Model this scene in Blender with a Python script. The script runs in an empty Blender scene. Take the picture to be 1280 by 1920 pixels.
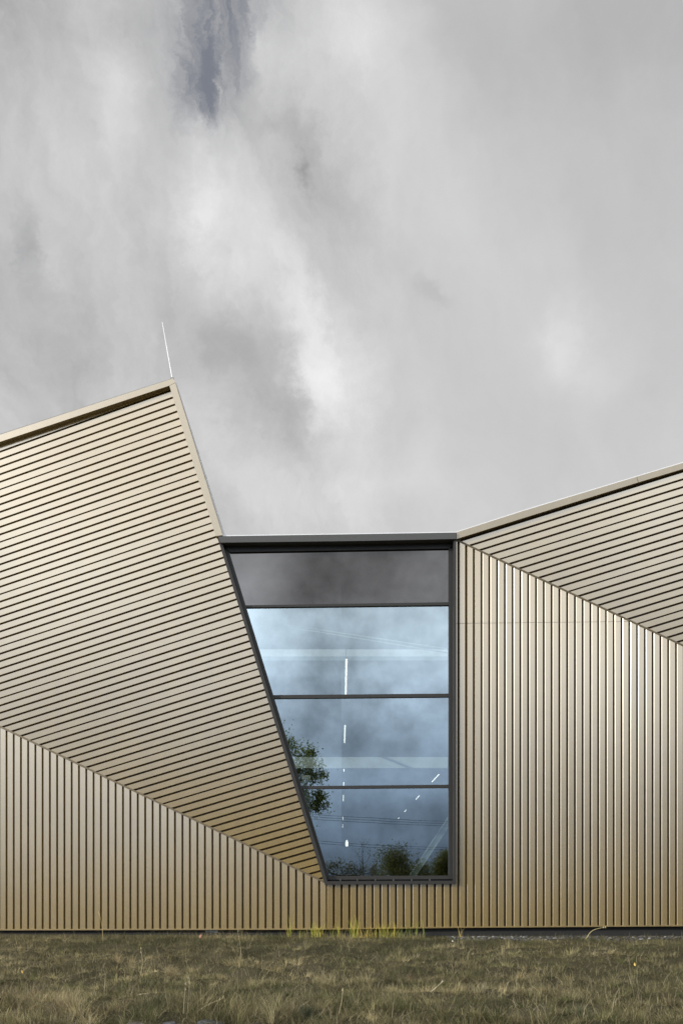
import bpy, bmesh, math, random
import numpy as np
from mathutils import Vector, Matrix

random.seed(7)
rng = np.random.default_rng(11)
sc = bpy.context.scene
COL = sc.collection
R = math.radians

# ------------------------------------------------------------------ camera
CAM_Y, CAM_Z, FPX, CX, HY = -20.0, 0.95, 2000.0, 640.0, 1650.0
cam_d = bpy.data.cameras.new('camera')
cam = bpy.data.objects.new('camera', cam_d)
COL.objects.link(cam)
cam.location = (0, CAM_Y, CAM_Z)
cam.rotation_euler = (R(90), 0, 0)
cam_d.sensor_fit = 'VERTICAL'
cam_d.sensor_height = 36.0
cam_d.sensor_width = 24.0
cam_d.lens = FPX / 1920 * 36.0
cam_d.shift_y = (HY - 960) / 1920
cam_d.clip_start = 0.1
cam_d.clip_end = 6000
sc.camera = cam
sc.view_settings.view_transform = 'Standard'
sc.view_settings.look = 'None'
sc.view_settings.gamma = 1
sc.view_settings.exposure = 0.0
sc.render.engine = 'CYCLES'
sc.cycles.use_denoising = True
sc.cycles.max_bounces = 8
sc.cycles.transparent_max_bounces = 12
sc.cycles.sample_clamp_indirect = 4.0

SUN_AZ, SUN_EL, SUN_S = R(57), R(19), 3.2     # azimuth measured left of the facade's outward normal


class NT:
    """small helper for node trees"""
    def __init__(s, tree):
        s.t = tree
        s.t.nodes.clear()

    def n(s, kind, **kw):
        nd = s.t.nodes.new(kind)
        for k, v in kw.items():
            setattr(nd, k, v)
        return nd

    def put(s, sock, v):
        if hasattr(v, 'is_output'):
            s.t.links.new(v, sock)
        elif v is not None:
            sock.default_value = v

    def m(s, op, a, b=None, c=None, clamp=False):
        nd = s.n('ShaderNodeMath', operation=op, use_clamp=clamp)
        s.put(nd.inputs[0], a)
        s.put(nd.inputs[1], b)
        s.put(nd.inputs[2], c)
        return nd.outputs[0]

    def noise(s, vec, scale, detail=4, rough=0.55, dim='3D', dist=0.0):
        nd = s.n('ShaderNodeTexNoise', noise_dimensions=dim)
        s.put(nd.inputs['Vector'], vec)
        nd.inputs['Scale'].default_value = scale
        nd.inputs['Detail'].default_value = detail
        nd.inputs['Roughness'].default_value = rough
        nd.inputs['Distortion'].default_value = dist
        return nd.outputs[0]

    def ramp(s, fac, stops, mode='LINEAR'):
        nd = s.n('ShaderNodeValToRGB')
        cr = nd.color_ramp
        cr.interpolation = mode
        while len(cr.elements) < len(stops):
            cr.elements.new(0.5)
        for e, (p, c) in zip(cr.elements, stops):
            e.position = p
            e.color = (c, c, c, 1) if isinstance(c, (int, float)) else (*c, 1)
        s.put(nd.inputs[0], fac)
        return nd.outputs[0]

    def mix(s, fac, a, b, blend='MIX'):
        nd = s.n('ShaderNodeMix', data_type='RGBA', blend_type=blend)
        s.put(nd.inputs[0], fac)
        s.put(nd.inputs[6], a if hasattr(a, 'is_output') else (*a, 1))
        s.put(nd.inputs[7], b if hasattr(b, 'is_output') else (*b, 1))
        return nd.outputs[2]

    def comb(s, x, y, z):
        nd = s.n('ShaderNodeCombineXYZ')
        for i, v in enumerate((x, y, z)):
            s.put(nd.inputs[i], v)
        return nd.outputs[0]

    def smooth(s, v, lo, hi, a=0.0, b=1.0):
        nd = s.n('ShaderNodeMapRange', interpolation_type='SMOOTHSTEP')
        s.put(nd.inputs[0], v)
        for i, q in enumerate((lo, hi, a, b)):
            nd.inputs[1 + i].default_value = q
        return nd.outputs[0]


# ------------------------------------------------------------------ sky
def to_ae(px, py):
    return (math.atan((px - CX) / FPX), math.atan((HY - py) / math.hypot(FPX, px - CX)))


world = bpy.data.worlds.new('World')
sc.world = world
world.use_nodes = True
W = NT(world.node_tree)
SKY_STRENGTH = 0.1
sky = W.n('ShaderNodeTexSky', sky_type='NISHITA')
sky.sun_disc = False
sky.sun_elevation = SUN_EL
# sun stands at world direction (-sin az, -cos az); Blender: rotation 0 = +Y, clockwise seen from above
sky.sun_rotation = math.atan2(-math.sin(SUN_AZ), -math.cos(SUN_AZ))
tc = W.n('ShaderNodeTexCoord')
sep = W.n('ShaderNodeSeparateXYZ')
W.put(sep.inputs[0], tc.outputs['Generated'])
dx, dy, dz = sep.outputs
A0 = W.m('ARCTAN2', dx, dy)
E0 = W.m('ARCSINE', W.m('MINIMUM', W.m('MAXIMUM', dz, -1.0), 1.0))
dirv = tc.outputs['Generated']
w1 = W.n('ShaderNodeTexNoise')
W.put(w1.inputs['Vector'], dirv)
w1.inputs['Scale'].default_value = 6.0
w1.inputs['Detail'].default_value = 10
w1.inputs['Roughness'].default_value = 0.68
ws = W.n('ShaderNodeSeparateColor')
W.put(ws.inputs[0], w1.outputs['Color'])
A = W.m('ADD', A0, W.m('MULTIPLY', W.m('SUBTRACT', ws.outputs[0], 0.5), 0.13))
E = W.m('ADD', E0, W.m('MULTIPLY', W.m('SUBTRACT', ws.outputs[1], 0.5), 0.14))


def cloud_blob(px, py, sx, sy, rot):
    """soft elongated patch at a fixed direction of the sky"""
    c, s = math.cos(R(rot)), math.sin(R(rot))
    a, e = to_ae(px, py)
    a1, e1 = to_ae(px + sx * c, py + sx * s)
    a2, e2 = to_ae(px - sy * s, py + sy * c)
    M = np.linalg.inv(np.array([[a1 - a, a2 - a], [e1 - e, e2 - e]]))
    da = W.m('SUBTRACT', A, a)
    de = W.m('SUBTRACT', E, e)
    p = W.m('MULTIPLY_ADD', da, float(M[0, 0]), W.m('MULTIPLY', de, float(M[0, 1])))
    q = W.m('MULTIPLY_ADD', da, float(M[1, 0]), W.m('MULTIPLY', de, float(M[1, 1])))
    r2 = W.m('MULTIPLY_ADD', p, p, W.m('MULTIPLY', q, q))
    return W.m('EXPONENT', W.m('MULTIPLY', r2, -1.0))


# (px, py, half width, half length, turn, brightness)
PATCH = [
    (540, 120, 60, 130, -18, .15), (640, 60, 90, 120, -25, .08), (740, 200, 110, 240, -25, .10), (400, 420, 60, 140, -15, .17), (395, 415, 22, 45, -10, .07),
    (470, 430, 45, 130, -12, .06), (560, 600, 46, 150, -18, .21), (590, 720, 36, 70, -20, .14),
    (660, 720, 60, 90, -35, .12), (530, 770, 60, 130, -25, -.10), (575, 755, 18, 40, -10, .10), (440, 620, 80, 120, -15, -.05),
    (1050, 640, 50, 85, 20, .13), (1130, 690, 60, 60, 0, .05), (930, 480, 200, 160, 30, .05),
    (600, 300, 30, 90, -15, -.08), (590, 365, 14, 28, -15, -.14), (540, 285, 24, 24, 0, -.07),
    (820, 572, 40, 22, 20, -.07), (640, 430, 80, 90, -20, -.05), (60, 430, 28, 70, -12, -.10),
    (60, 330, 60, 120, -12, .03), (230, 200, 110, 220, -12, .09), (60, 60, 160, 120, 0, -.06),
    (150, 640, 260, 200, 0, -.05), (300, 400, 70, 160, -10, -.05), (1180, 60, 260, 140, -20, -.07),
    (870, 60, 90, 140, -25, -.02), (640, 900, 200, 60, 0, .06), (480, 880, 60, 90, -15, .03),
    (1200, 300, 200, 300, 0, -.02),
]
acc = None
for (px, py, sx, sy, rot, amp) in PATCH:
    g = cloud_blob(px, py, sx, sy, rot)
    acc = W.m('MULTIPLY', g, amp) if acc is None else W.m('MULTIPLY_ADD', g, amp, acc)
# base: a little brighter to the right and towards the horizon
base = W.m('MULTIPLY_ADD', A0, 0.09, W.m('MULTIPLY_ADD', E0, -0.235, 0.668))
base = W.m('MINIMUM', W.m('MAXIMUM', base, 0.30), 0.66)
# fibrous noise drawn out along the wind
ca, sa = math.cos(R(17)), math.sin(R(17))
ra = W.m('MULTIPLY_ADD', A, ca, W.m('MULTIPLY', E, sa))
re = W.m('MULTIPLY_ADD', E, ca, W.m('MULTIPLY', A, -sa))
fib = W.noise(W.comb(W.m('MULTIPLY', ra, 17.0), W.m('MULTIPLY', re, 7.5), 3.7), 1.0, 10, 0.64)
puff = W.noise(dirv, 11.0, 9, 0.62, '3D', 0.6)
soft = W.noise(dirv, 3.2, 5, 0.5)
fibw = W.smooth(A0, 0.14, -0.06, 0.10, 0.36)
front = W.m('ADD', base, acc)
front = W.m('MULTIPLY_ADD', W.m('SUBTRACT', fib, 0.5), fibw, front)
front = W.m('MULTIPLY_ADD', W.m('SUBTRACT', soft, 0.5), 0.12, front)
front = W.m('MULTIPLY_ADD', W.m('SUBTRACT', puff, 0.5), W.m('MULTIPLY', fibw, 0.7), front)
# the sky behind the photographer: dark bank near the horizon, bright cloud above
Eb = W.m('MULTIPLY_ADD', W.m('SUBTRACT', ws.outputs[2], 0.5), 0.10, E0)
brt = W.ramp(W.m('MULTIPLY_ADD', Eb, 1.0, 0.1),
             [(0.0, .14), (0.10, .20), (0.15, .30), (0.21, .56), (0.28, 1.02), (0.36, 1.12), (0.48, 1.0), (1.0, .75)], 'EASE')
bn = W.noise(dirv, 9.0, 8, 0.58)
bn2 = W.noise(W.comb(W.m('MULTIPLY', A0, 3.0), W.m('MULTIPLY', E0, 9.0), 1.3), 1.0, 6, 0.55)
back = W.m('MULTIPLY', brt, W.m('MULTIPLY_ADD', W.m('SUBTRACT', bn, 0.5), 2.9, 1.0))
back = W.m('MULTIPLY', back, W.m('MULTIPLY_ADD', W.m('SUBTRACT', bn2, 0.5), 1.7, 1.24))
bmask = W.smooth(dy, 0.25, -0.35)
lum = W.m('MULTIPLY_ADD', bmask, W.m('SUBTRACT', back, front), front)
# bright veil of cloud round the sun, out to the left
vd = W.n('ShaderNodeVectorMath', operation='DOT_PRODUCT')
W.put(vd.inputs[0], dirv)
vd.inputs[1].default_value = Vector((-0.95, -0.12, 0.30)).normalized()
veil = W.m('EXPONENT', W.m('MULTIPLY', W.m('SUBTRACT', vd.outputs['Value'], 1.0), 4.5))
lum = W.m('MULTIPLY_ADD', veil, 1.25, lum)
lum = W.m('MAXIMUM', lum, 0.05)
tint = W.mix(bmask, (1.0, 1.0, 1.0), W.mix(W.smooth(E0, 0.0, 0.3), (0.78, 0.95, 1.22), (0.95, 1.0, 1.04)))
cloud = W.mix(1.0, tint, W.comb(lum, lum, lum), 'MULTIPLY')
scl = W.n('ShaderNodeVectorMath', operation='SCALE')
W.put(scl.inputs[0], cloud)
scl.inputs[3].default_value = 1.0 / SKY_STRENGTH
# thin hole through which the blue shows
hole = W.m('ADD', cloud_blob(425, 30, 105, 190, -4), W.m('MULTIPLY', cloud_blob(390, 185, 55, 100, 6), 0.9))
hole = W.m('ADD', hole, W.m('MULTIPLY', cloud_blob(60, 450, 22, 60, -12), 0.35))
hf = W.noise(W.comb(W.m('MULTIPLY', ra, 26.0), W.m('MULTIPLY', re, 9.0), 8.1), 1.0, 10, 0.68)
hole = W.m('MULTIPLY', hole, W.m('MULTIPLY_ADD', W.m('SUBTRACT', hf, 0.5), 3.2, 0.95))
hole = W.smooth(hole, -0.05, 1.25, 0.0, 0.9)
blue = W.mix(0.75, sky.outputs[0], (1.9, 1.95, 2.25))
skycol = W.mix(hole, scl.outputs[0], blue)
bg = W.n('ShaderNodeBackground')
W.put(bg.inputs[0], skycol)
bg.inputs[1].default_value = SKY_STRENGTH
wo = W.n('ShaderNodeOutputWorld')
W.put(wo.inputs[0], bg.outputs[0])

# ------------------------------------------------------------------ sun
sun_d = bpy.data.lights.new('sun', 'SUN')
sun_d.energy = SUN_S
sun_d.angle = R(0.9)
sun_d.color = (1.0, 0.93, 0.82)
sun = bpy.data.objects.new('sun', sun_d)
COL.objects.link(sun)
to_sun = Vector((-math.sin(SUN_AZ) * math.cos(SUN_EL), -math.cos(SUN_AZ) * math.cos(SUN_EL), math.sin(SUN_EL)))
sun.rotation_euler = to_sun.to_track_quat('Z', 'Y').to_euler()
sun.location = to_sun * 60


# ------------------------------------------------------------------ materials
def new_mat(name):
    m = bpy.data.materials.new(name)
    m.use_nodes = True
    return m, NT(m.node_tree)


def out(N, sh):
    o = N.n('ShaderNodeOutputMaterial')
    N.put(o.inputs[0], sh)


def simple(name, col, rough=0.6, metal=0.0, var=0.12, scale=6.0, spec=0.5, bump=0.0):
    m, N = new_mat(name)
    t = N.n('ShaderNodeTexCoord')
    nz = N.noise(t.outputs['Object'], scale, 6, 0.6)
    c = N.mix(nz, [v * (1 - var) for v in col], [v * (1 + var) for v in col])
    p = N.n('ShaderNodeBsdfPrincipled')
    N.put(p.inputs['Base Color'], c)
    N.put(p.inputs['Roughness'], N.m('MULTIPLY_ADD', nz, 0.15, rough - 0.07))
    p.inputs['Metallic'].default_value = metal
    p.inputs['Specular IOR Level'].default_value = spec
    if bump:
        b = N.n('ShaderNodeBump')
        b.inputs['Strength'].default_value = bump
        b.inputs['Distance'].default_value = 0.02
        N.put(b.inputs['Height'], nz)
        N.put(p.inputs['Normal'], b.outputs[0])
    out(N, p.outputs[0])
    return m


def cladding_mat(name, base, gloss, gfac, rough, stain=False):
    """champagne coated aluminium: pigmented coat under a satin reflecting layer"""
    m, N = new_mat(name)
    t = N.n('ShaderNodeTexCoord')
    co = t.outputs['Object']
    nz = N.noise(co, 0.9, 5, 0.6)
    mp = N.n('ShaderNodeMapping')
    mp.inputs['Scale'].default_value = (7.0, 7.0, 0.35)
    N.put(mp.inputs[0], co)
    rain = N.noise(mp.outputs[0], 1.0, 2, 0.5)
    f = N.m('MULTIPLY_ADD', rain, 0.6, N.m('MULTIPLY', nz, 0.4))
    c = N.mix(N.smooth(f, 0.3, 0.7), [v * 0.90 for v in base], [v * 1.08 for v in base])
    if stain:
        sp = N.n('ShaderNodeSeparateXYZ')
        N.put(sp.inputs[0], co)
        gx = N.m('DIVIDE', N.m('SUBTRACT', sp.outputs[0], 2.755), 0.05)
        gz = N.m('DIVIDE', N.m('SUBTRACT', sp.outputs[2], 0.55), 0.28)
        g = N.m('EXPONENT', N.m('MULTIPLY', N.m('MULTIPLY_ADD', gx, gx, N.m('MULTIPLY', gz, gz)), -1.0))
        sn = N.noise(co, 28.0, 5, 0.65)
        msk = N.smooth(N.m('MULTIPLY', g, sn), 0.36, 0.52, 0.0, 0.55)
        c = N.mix(msk, c, (0.36, 0.15, 0.05))
        # splashed dirt just above the ground
        dn = N.noise(co, 9.0, 6, 0.65)
        dirt = N.m('MULTIPLY', N.smooth(sp.outputs[2], 0.45, 0.0), N.smooth(dn, 0.45, 0.75, 0.0, 0.5))
        c = N.mix(dirt, c, (0.16, 0.12, 0.06))
    bmp = N.n('ShaderNodeBump')
    bmp.inputs['Strength'].default_value = 0.025
    bmp.inputs['Distance'].default_value = 0.05
    N.put(bmp.inputs['Height'], N.noise(co, 1.6, 3, 0.5))
    d = N.n('ShaderNodeBsdfDiffuse')
    N.put(d.inputs[0], c)
    g = N.n('ShaderNodeBsdfGlossy', distribution='GGX')
    g.inputs[0].default_value = (*gloss, 1)
    N.put(g.inputs['Roughness'], N.m('MULTIPLY_ADD', nz, 0.04, rough - 0.02))
    N.put(g.inputs['Normal'], bmp.outputs[0])
    mx = N.n('ShaderNodeMixShader')
    mx.inputs[0].default_value = gfac
    N.put(mx.inputs[1], d.outputs[0])
    N.put(mx.inputs[2], g.outputs[0])
    out(N, mx.outputs[0])
    return m


M = {}
M['clad'] = cladding_mat('champagne cladding', (0.295, 0.19, 0.030), (0.91, 0.83, 0.715), 0.55, 0.18, True)
M['coping'] = cladding_mat('champagne coping', (0.26, 0.19, 0.085), (0.82, 0.765, 0.68), 0.40, 0.30)
M['groove'] = simple('groove backing', (0.035, 0.026, 0.012), 0.6, 0.0, 0.15, 3, 0.3)
M['trim'] = simple('fold trim', (0.13, 0.10, 0.06), 0.45, 0.3, 0.1, 3)
M['frame'] = simple('charcoal frame coating', (0.025, 0.0235, 0.022), 0.48, 0.0, 0.06, 5)
M['fascia'] = simple('grey fascia coating', (0.075, 0.077, 0.075), 0.5, 0.0, 0.06, 5)
M['gasket'] = simple('black gasket', (0.012, 0.012, 0.012), 0.6)
M['pale_metal'] = simple('pale metal flashing', (0.78, 0.78, 0.80), 0.35, 0.25, 0.04, 4)
M['roof'] = simple('grey roof membrane', (0.30, 0.30, 0.30), 0.8, 0, 0.1, 2)
M['plinth'] = simple('dark plinth', (0.02, 0.02, 0.02), 0.85, 0, 0.3, 12)
M['room'] = simple('interior painted wall', (0.24, 0.27, 0.30), 0.8, 0, 0.05, 1)
M['ceil'] = simple('interior metal deck', (0.22, 0.26, 0.29), 0.7, 0, 0.05, 1)
M['steel'] = simple('white painted steel', (0.74, 0.80, 0.76), 0.5, 0, 0.03, 2)
M['soil'] = None
M['bark'] = simple('bark', (0.075, 0.06, 0.045), 0.9, 0, 0.35, 8, 0.2, 0.6)
M['wood_pole'] = simple('weathered pole wood', (0.12, 0.10, 0.08), 0.9, 0, 0.3, 6)
M['wire'] = simple('black wire', (0.02, 0.02, 0.02), 0.6)


def glass_mat(name, rfac, rcol, tcol):
    m, N = new_mat(name)
    t = N.n('ShaderNodeTexCoord')
    b = N.n('ShaderNodeBump')
    b.inputs['Strength'].default_value = 0.02
    b.inputs['Distance'].default_value = 0.02
    N.put(b.inputs['Height'], N.noise(t.outputs['Object'], 0.9, 2, 0.5))
    g = N.n('ShaderNodeBsdfGlossy', distribution='GGX')
    g.inputs[0].default_value = (*rcol, 1)
    g.inputs['Roughness'].default_value = 0.0
    N.put(g.inputs['Normal'], b.outputs[0])
    if tcol is None:
        tr = N.n('ShaderNodeBsdfDiffuse')
        tr.inputs[0].default_value = (0.016, 0.014, 0.0135, 1)
    else:
        tr = N.n('ShaderNodeBsdfTransparent')
        tr.inputs[0].default_value = (*tcol, 1)
    mx = N.n('ShaderNodeMixShader')
    mx.inputs[0].default_value = rfac
    N.put(mx.inputs[1], tr.outputs[0])
    N.put(mx.inputs[2], g.outputs[0])
    out(N, mx.outputs[0])
    return m


M['glass'] = glass_mat('solar coated glass', 0.54, (0.75, 0.89, 0.97), (0.68, 0.76, 0.75))
M['added_rooflight'] = glass_mat('rooflight glazing', 0.08, (0.9, 0.95, 1.0), (0.72, 0.78, 0.78))  # glazing of the roof opening added to light the beam
M['spandrel'] = glass_mat('opaque spandrel glass', 0.13, (1.0, 0.97, 0.97), None)


def emit_mat(name, col, s):
    m, N = new_mat(name)
    e = N.n('ShaderNodeEmission')
    e.inputs[0].default_value = (*col, 1)
    e.inputs[1].default_value = s
    out(N, e.outputs[0])
    return m


M['lamp'] = emit_mat('lit strip diffuser', (1.0, 0.96, 0.88), 2.6)


def attr_mat(name, rough=0.75, trans=0.25):
    """leaf and blade material: colour comes from each blade's own colour attribute"""
    m, N = new_mat(name)
    a = N.n('ShaderNodeAttribute')
    a.attribute_name = 'tone'
    p = N.n('ShaderNodeBsdfPrincipled')
    N.put(p.inputs['Base Color'], a.outputs['Color'])
    p.inputs['Roughness'].default_value = rough
    p.inputs['Specular IOR Level'].default_value = 0.25
    tl = N.n('ShaderNodeBsdfTranslucent')
    N.put(tl.inputs[0], a.outputs['Color'])
    mx = N.n('ShaderNodeMixShader')
    mx.inputs[0].default_value = trans
    N.put(mx.inputs[1], p.outputs[0])
    N.put(mx.inputs[2], tl.outputs[0])
    out(N, mx.outputs[0])
    return m


M['blade'] = attr_mat('grass blade')
M['leaf'] = attr_mat('tree leaf', 0.6, 0.5)


def soil_mat():
    m, N = new_mat('soil and thatch')
    t = N.n('ShaderNodeTexCoord')
    co = t.outputs['Object']
    a = N.noise(co, 1.2, 6, 0.6)
    b = N.noise(co, 35.0, 5, 0.7)
    c = N.mix(N.smooth(a, 0.35, 0.65), (0.04, 0.037, 0.020), (0.065, 0.058, 0.034))
    c = N.mix(N.smooth(b, 0.4, 0.75), c, (0.11, 0.095, 0.06))
    p = N.n('ShaderNodeBsdfPrincipled')
    N.put(p.inputs['Base Color'], c)
    p.inputs['Roughness'].default_value = 0.95
    p.inputs['Specular IOR Level'].default_value = 0.1
    bp = N.n('ShaderNodeBump')
    bp.inputs['Strength'].default_value = 0.8
    bp.inputs['Distance'].default_value = 0.03
    N.put(bp.inputs['Height'], b)
    N.put(p.inputs['Normal'], bp.outputs[0])
    out(N, p.outputs[0])
    return m


M['soil'] = soil_mat()


# ------------------------------------------------------------------ object helpers
def mesh_obj(name, verts, faces, mat, parent=None):
    me = bpy.data.meshes.new(name)
    me.from_pydata([tuple(v) for v in verts], [], faces)
    me.update()
    bm = bmesh.new()
    bm.from_mesh(me)
    bmesh.ops.recalc_face_normals(bm, faces=bm.faces)
    bm.to_mesh(me)
    bm.free()
    o = bpy.data.objects.new(name, me)
    COL.objects.link(o)
    for m in (mat if isinstance(mat, (list, tuple)) else [mat]):
        me.materials.append(m)
    if parent:
        o.parent = parent
        o.matrix_parent_inverse = Matrix.Identity(4)
        # geometry is given in world space: bring it into the parent's space
        off = world_loc(parent)
        if off.length > 0:
            me.transform(Matrix.Translation(-off))
    return o


def world_loc(o):
    v = Vector((0, 0, 0))
    while o:
        v += o.location
        o = o.parent
    return v


def tag(o, label, cat=None, group=None, kind=None):
    if label:
        o['label'] = label
    if cat:
        o['category'] = cat
    if group:
        o['group'] = group
    if kind:
        o['kind'] = kind
    return o


def empty(name, loc, label, cat, group=None):
    o = bpy.data.objects.new(name, None)
    COL.objects.link(o)
    o.location = loc
    o.empty_display_size = 0.2
    return tag(o, label, cat, group)


class Geo:
    def __init__(s):
        s.v, s.f = [], []

    def prism(s, front, back):
        """closed solid between two matching loops"""
        n = len(front)
        b = len(s.v)
        s.v += list(front) + list(back)
        s.f.append(list(range(b, b + n)))
        s.f.append([b + n + i for i in range(n)][::-1])
        for i in range(n):
            j = (i + 1) % n
            s.f.append([b + i, b + n + i, b + n + j, b + j])
        return s

    def quad(s, pts):
        b = len(s.v)
        s.v += list(pts)
        s.f.append(list(range(b, b + len(pts))))
        return s

    def box(s, lo, hi):
        x0, y0, z0 = lo
        x1, y1, z1 = hi
        a = [(x0, y0, z0), (x1, y0, z0), (x1, y0, z1), (x0, y0, z1)]
        return s.prism([Vector(p) for p in a], [Vector((p[0], y1, p[2])) for p in a])

    def tube(s, pts, radii, n=6):
        pts = [Vector(p) for p in pts]
        rings = []
        for i, p in enumerate(pts):
            d = (pts[min(i + 1, len(pts) - 1)] - pts[max(i - 1, 0)]).normalized()
            a = d.orthogonal().normalized() if abs(d.z) > 0.99 else d.cross(Vector((0, 0, 1))).normalized()
            c = d.cross(a)
            b = len(s.v)
            for k in range(n):
                t = 2 * math.pi * k / n
                s.v.append(p + (a * math.cos(t) + c * math.sin(t)) * radii[i])
            rings.append(b)
        for i in range(len(rings) - 1):
            for k in range(n):
                l = (k + 1) % n
                s.f.append([rings[i] + k, rings[i] + l, rings[i + 1] + l, rings[i + 1] + k])
        s.f.append([rings[0] + k for k in range(n)][::-1])
        s.f.append([rings[-1] + k for k in range(n)])
        return s

    def build(s, name, mat, parent=None):
        return mesh_obj(name, s.v, s.f, mat, parent)


# ------------------------------------------------------------------ facade planes (inverse depth is affine over the measured drawing)
class Plane:
    def __init__(s, pts):
        m = np.array([[1, p[0], p[1]] for p, _ in pts], float)
        s.c = np.linalg.solve(m, np.array([r for _, r in pts], float) / 20.0)

    def Z(s, px, py):
        return 1.0 / (s.c[0] + s.c[1] * px + s.c[2] * py)

    def at(s, px, py, off=0.0):
        Z = s.Z(px, py) - off
        return Vector(((px - CX) * Z / FPX, Z + CAM_Y, CAM_Z + (HY - py) * Z / FPX))


rl = lambda x: 1 + 6e-5 * (x - 612)
P_R = Plane([((612, 1655), 1), ((612, 1000), 1), ((1280, 1000), 1)])
P_L = Plane([((0, 1362), rl(0)), ((0, 1700), rl(0)), ((610, 1655), rl(610))])
P_UL = Plane([((0, 1362), rl(0)), ((610, 1655), rl(610)), ((-12300, 5266), 0)])
P_UR = Plane([((856, 1012), 1), ((1780, 1444), 1), ((-45000, 15300), 0)])


def slab(geo, plane, poly, off, thick):
    fr = [plane.at(x, y, off) for x, y in poly]
    bk = [p + Vector((0, thick, 0)) for p in fr]
    geo.prism(fr, bk)
    return geo


def clip(poly, axis_v, lim, keep_less):
    """poly: list of (u,v); keep v<lim or v>lim"""
    res = []
    n = len(poly)
    for i in range(n):
        p, q = poly[i], poly[(i + 1) % n]
        ip = (p[1] < lim) if keep_less else (p[1] > lim)
        iq = (q[1] < lim) if keep_less else (q[1] > lim)
        if ip:
            res.append(p)
        if ip != iq:
            t = (lim - p[1]) / (q[1] - p[1])
            res.append((p[0] + t * (q[0] - p[0]), lim))
    return res


def cladding(name, plane, polys, udir, a0, a1, count, parent, label, depth=0.055, gap=0.038, taper=(0.004, 0.004), thin_every=0, thin_phase=0, chamfer=0.0):
    """standing profile sheet: planks along udir, pitch measured between groove centres a0 and a1"""
    o = plane.at(*a0)
    u = Vector(udir).normalized()
    p1, p2 = plane.at(a0[0] + 50, a0[1]), plane.at(a0[0], a0[1] + 50)
    n = (p1 - o).cross(p2 - o).normalized()
    if n.y > 0:
        n = -n
    u = (u - n * u.dot(n)).normalized()
    v = n.cross(u).normalized()
    span = (plane.at(*a1) - o).dot(v)
    pitch = abs(span) / count
    if span < 0:
        v = -v
    front, back = Geo(), Geo()
    for poly in polys:
        uv = []
        for q in poly:
            w = plane.at(*q) - o
            uv.append((w.dot(u), w.dot(v)))
        back.quad([o + u * a + v * b - n * depth for a, b in uv])
        lo = math.floor(min(b for _, b in uv) / pitch) - 1
        hi = math.ceil(max(b for _, b in uv) / pitch) + 1
        for k in range(lo, hi):
            def g(i):
                return gap * (0.76 if thin_every and (i - thin_phase) % thin_every == 0 else 1.0)
            va, vb = k * pitch + g(k) / 2, (k + 1) * pitch - g(k + 1) / 2
            c = clip(clip(uv, 1, va, False), 1, vb, True)
            if len(c) < 3:
                continue
            fr, md, bk = [], [], []
            jit = 0.0012 * math.sin(k * 12.9898 + 4.1)
            for a, b in c:
                fr.append(o + u * a + v * b + n * jit)
                b1 = b - chamfer if abs(b - va) < 1e-6 else b
                md.append(o + u * a + v * b1 - n * (chamfer * 0.80 + 0.001))
                b2 = b1 - taper[0] if abs(b - va) < 1e-6 else (b + taper[1] if abs(b - vb) < 1e-6 else b)
                bk.append(o + u * a + v * b2 - n * (depth - 0.002))
            m = len(fr)
            s = len(front.v)
            front.v += fr + md + bk
            front.f.append(list(range(s, s + m)))
            for i in range(m):
                j = (i + 1) % m
                for q in (s, s + m):
                    front.f.append([q + i, q + m + i, q + m + j, q + j])
    b0 = len(front.v)
    nf = len(front.f)
    front.v += back.v
    front.f += [[i + b0 for i in f] for f in back.f]
    ob = mesh_obj(name, front.v, front.f, [M['clad'], M['groove']], parent)
    for i, p in enumerate(ob.data.polygons):
        p.material_index = 1 if i >= nf else 0
    if label:
        ob['label'] = label
    return ob


# ------------------------------------------------------------------ building
bld = empty('building', (0, 0, 0), 'folded champagne metal clad building with a tall tapering window and V shaped roofline', 'building')

UP = (0, 0, 1)
vdir = lambda V: Vector(((V[0] - CX) / FPX, 1, (HY - V[1]) / FPX))
cladding('wall_cladding', P_UL,
         [[(-500, 1000), (0, 833), (321.5, 727), (407, 1006), (608, 1654), (0, 1361), (-500, 1121)]],
         vdir((-12300, 5266)), (0, 988.4), (0, 1267.8), 20, bld, 'leaning upper left facet of sloping champagne ribs',
         thin_every=7, thin_phase=2)
cladding('wall_cladding', P_L, [[(-500, 1124), (0, 1364), (610.5, 1657), (610.5, 1742), (-500, 1744)]],
         UP, (286.4, 1600), (526.3, 1600), 17, bld, 'lower left facet of upright champagne ribs under the diagonal fold', depth=0.055, gap=0.039, taper=(0.004, 0.004))
cladding('wall_cladding', P_R,
         [[(612, 1657), (855, 1657), (855, 1738), (612, 1742)],
          [(855, 1169.3), (1184, 1165.6), (1280, 1212), (1780, 1446), (1780, 1729), (1280, 1735), (855, 1738)],
          [(855, 1013), (1182, 1165.0), (855, 1168.6)]],
         UP, (713.5, 1600), (1267, 1600), 38, bld, 'right facet of upright champagne ribs beside and below the window', depth=0.055, gap=0.051, taper=(0.003, 0.003), chamfer=0.012)
cladding('wall_cladding', P_UR,
         [[(864, 1012), (980, 976), (1280, 883.5), (1780, 733), (1780, 1442), (1280, 1209), (857, 1011)]],
         vdir((-45000, 15300)), (980, 991.8), (980, 1063.7), 5, bld, 'leaning upper right facet of sloping champagne ribs',
         thin_every=7, thin_phase=3)

# fold trims
def fold_trim(plane, a, b, w, label):
    g = Geo()
    slab(g, plane, [(a[0], a[1] - w), (b[0], b[1] - w), (b[0], b[1] + w), (a[0], a[1] + w)], 0.004, 0.05)
    o = g.build('fold_trim', M['trim'], bld)
    o['label'] = label


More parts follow.
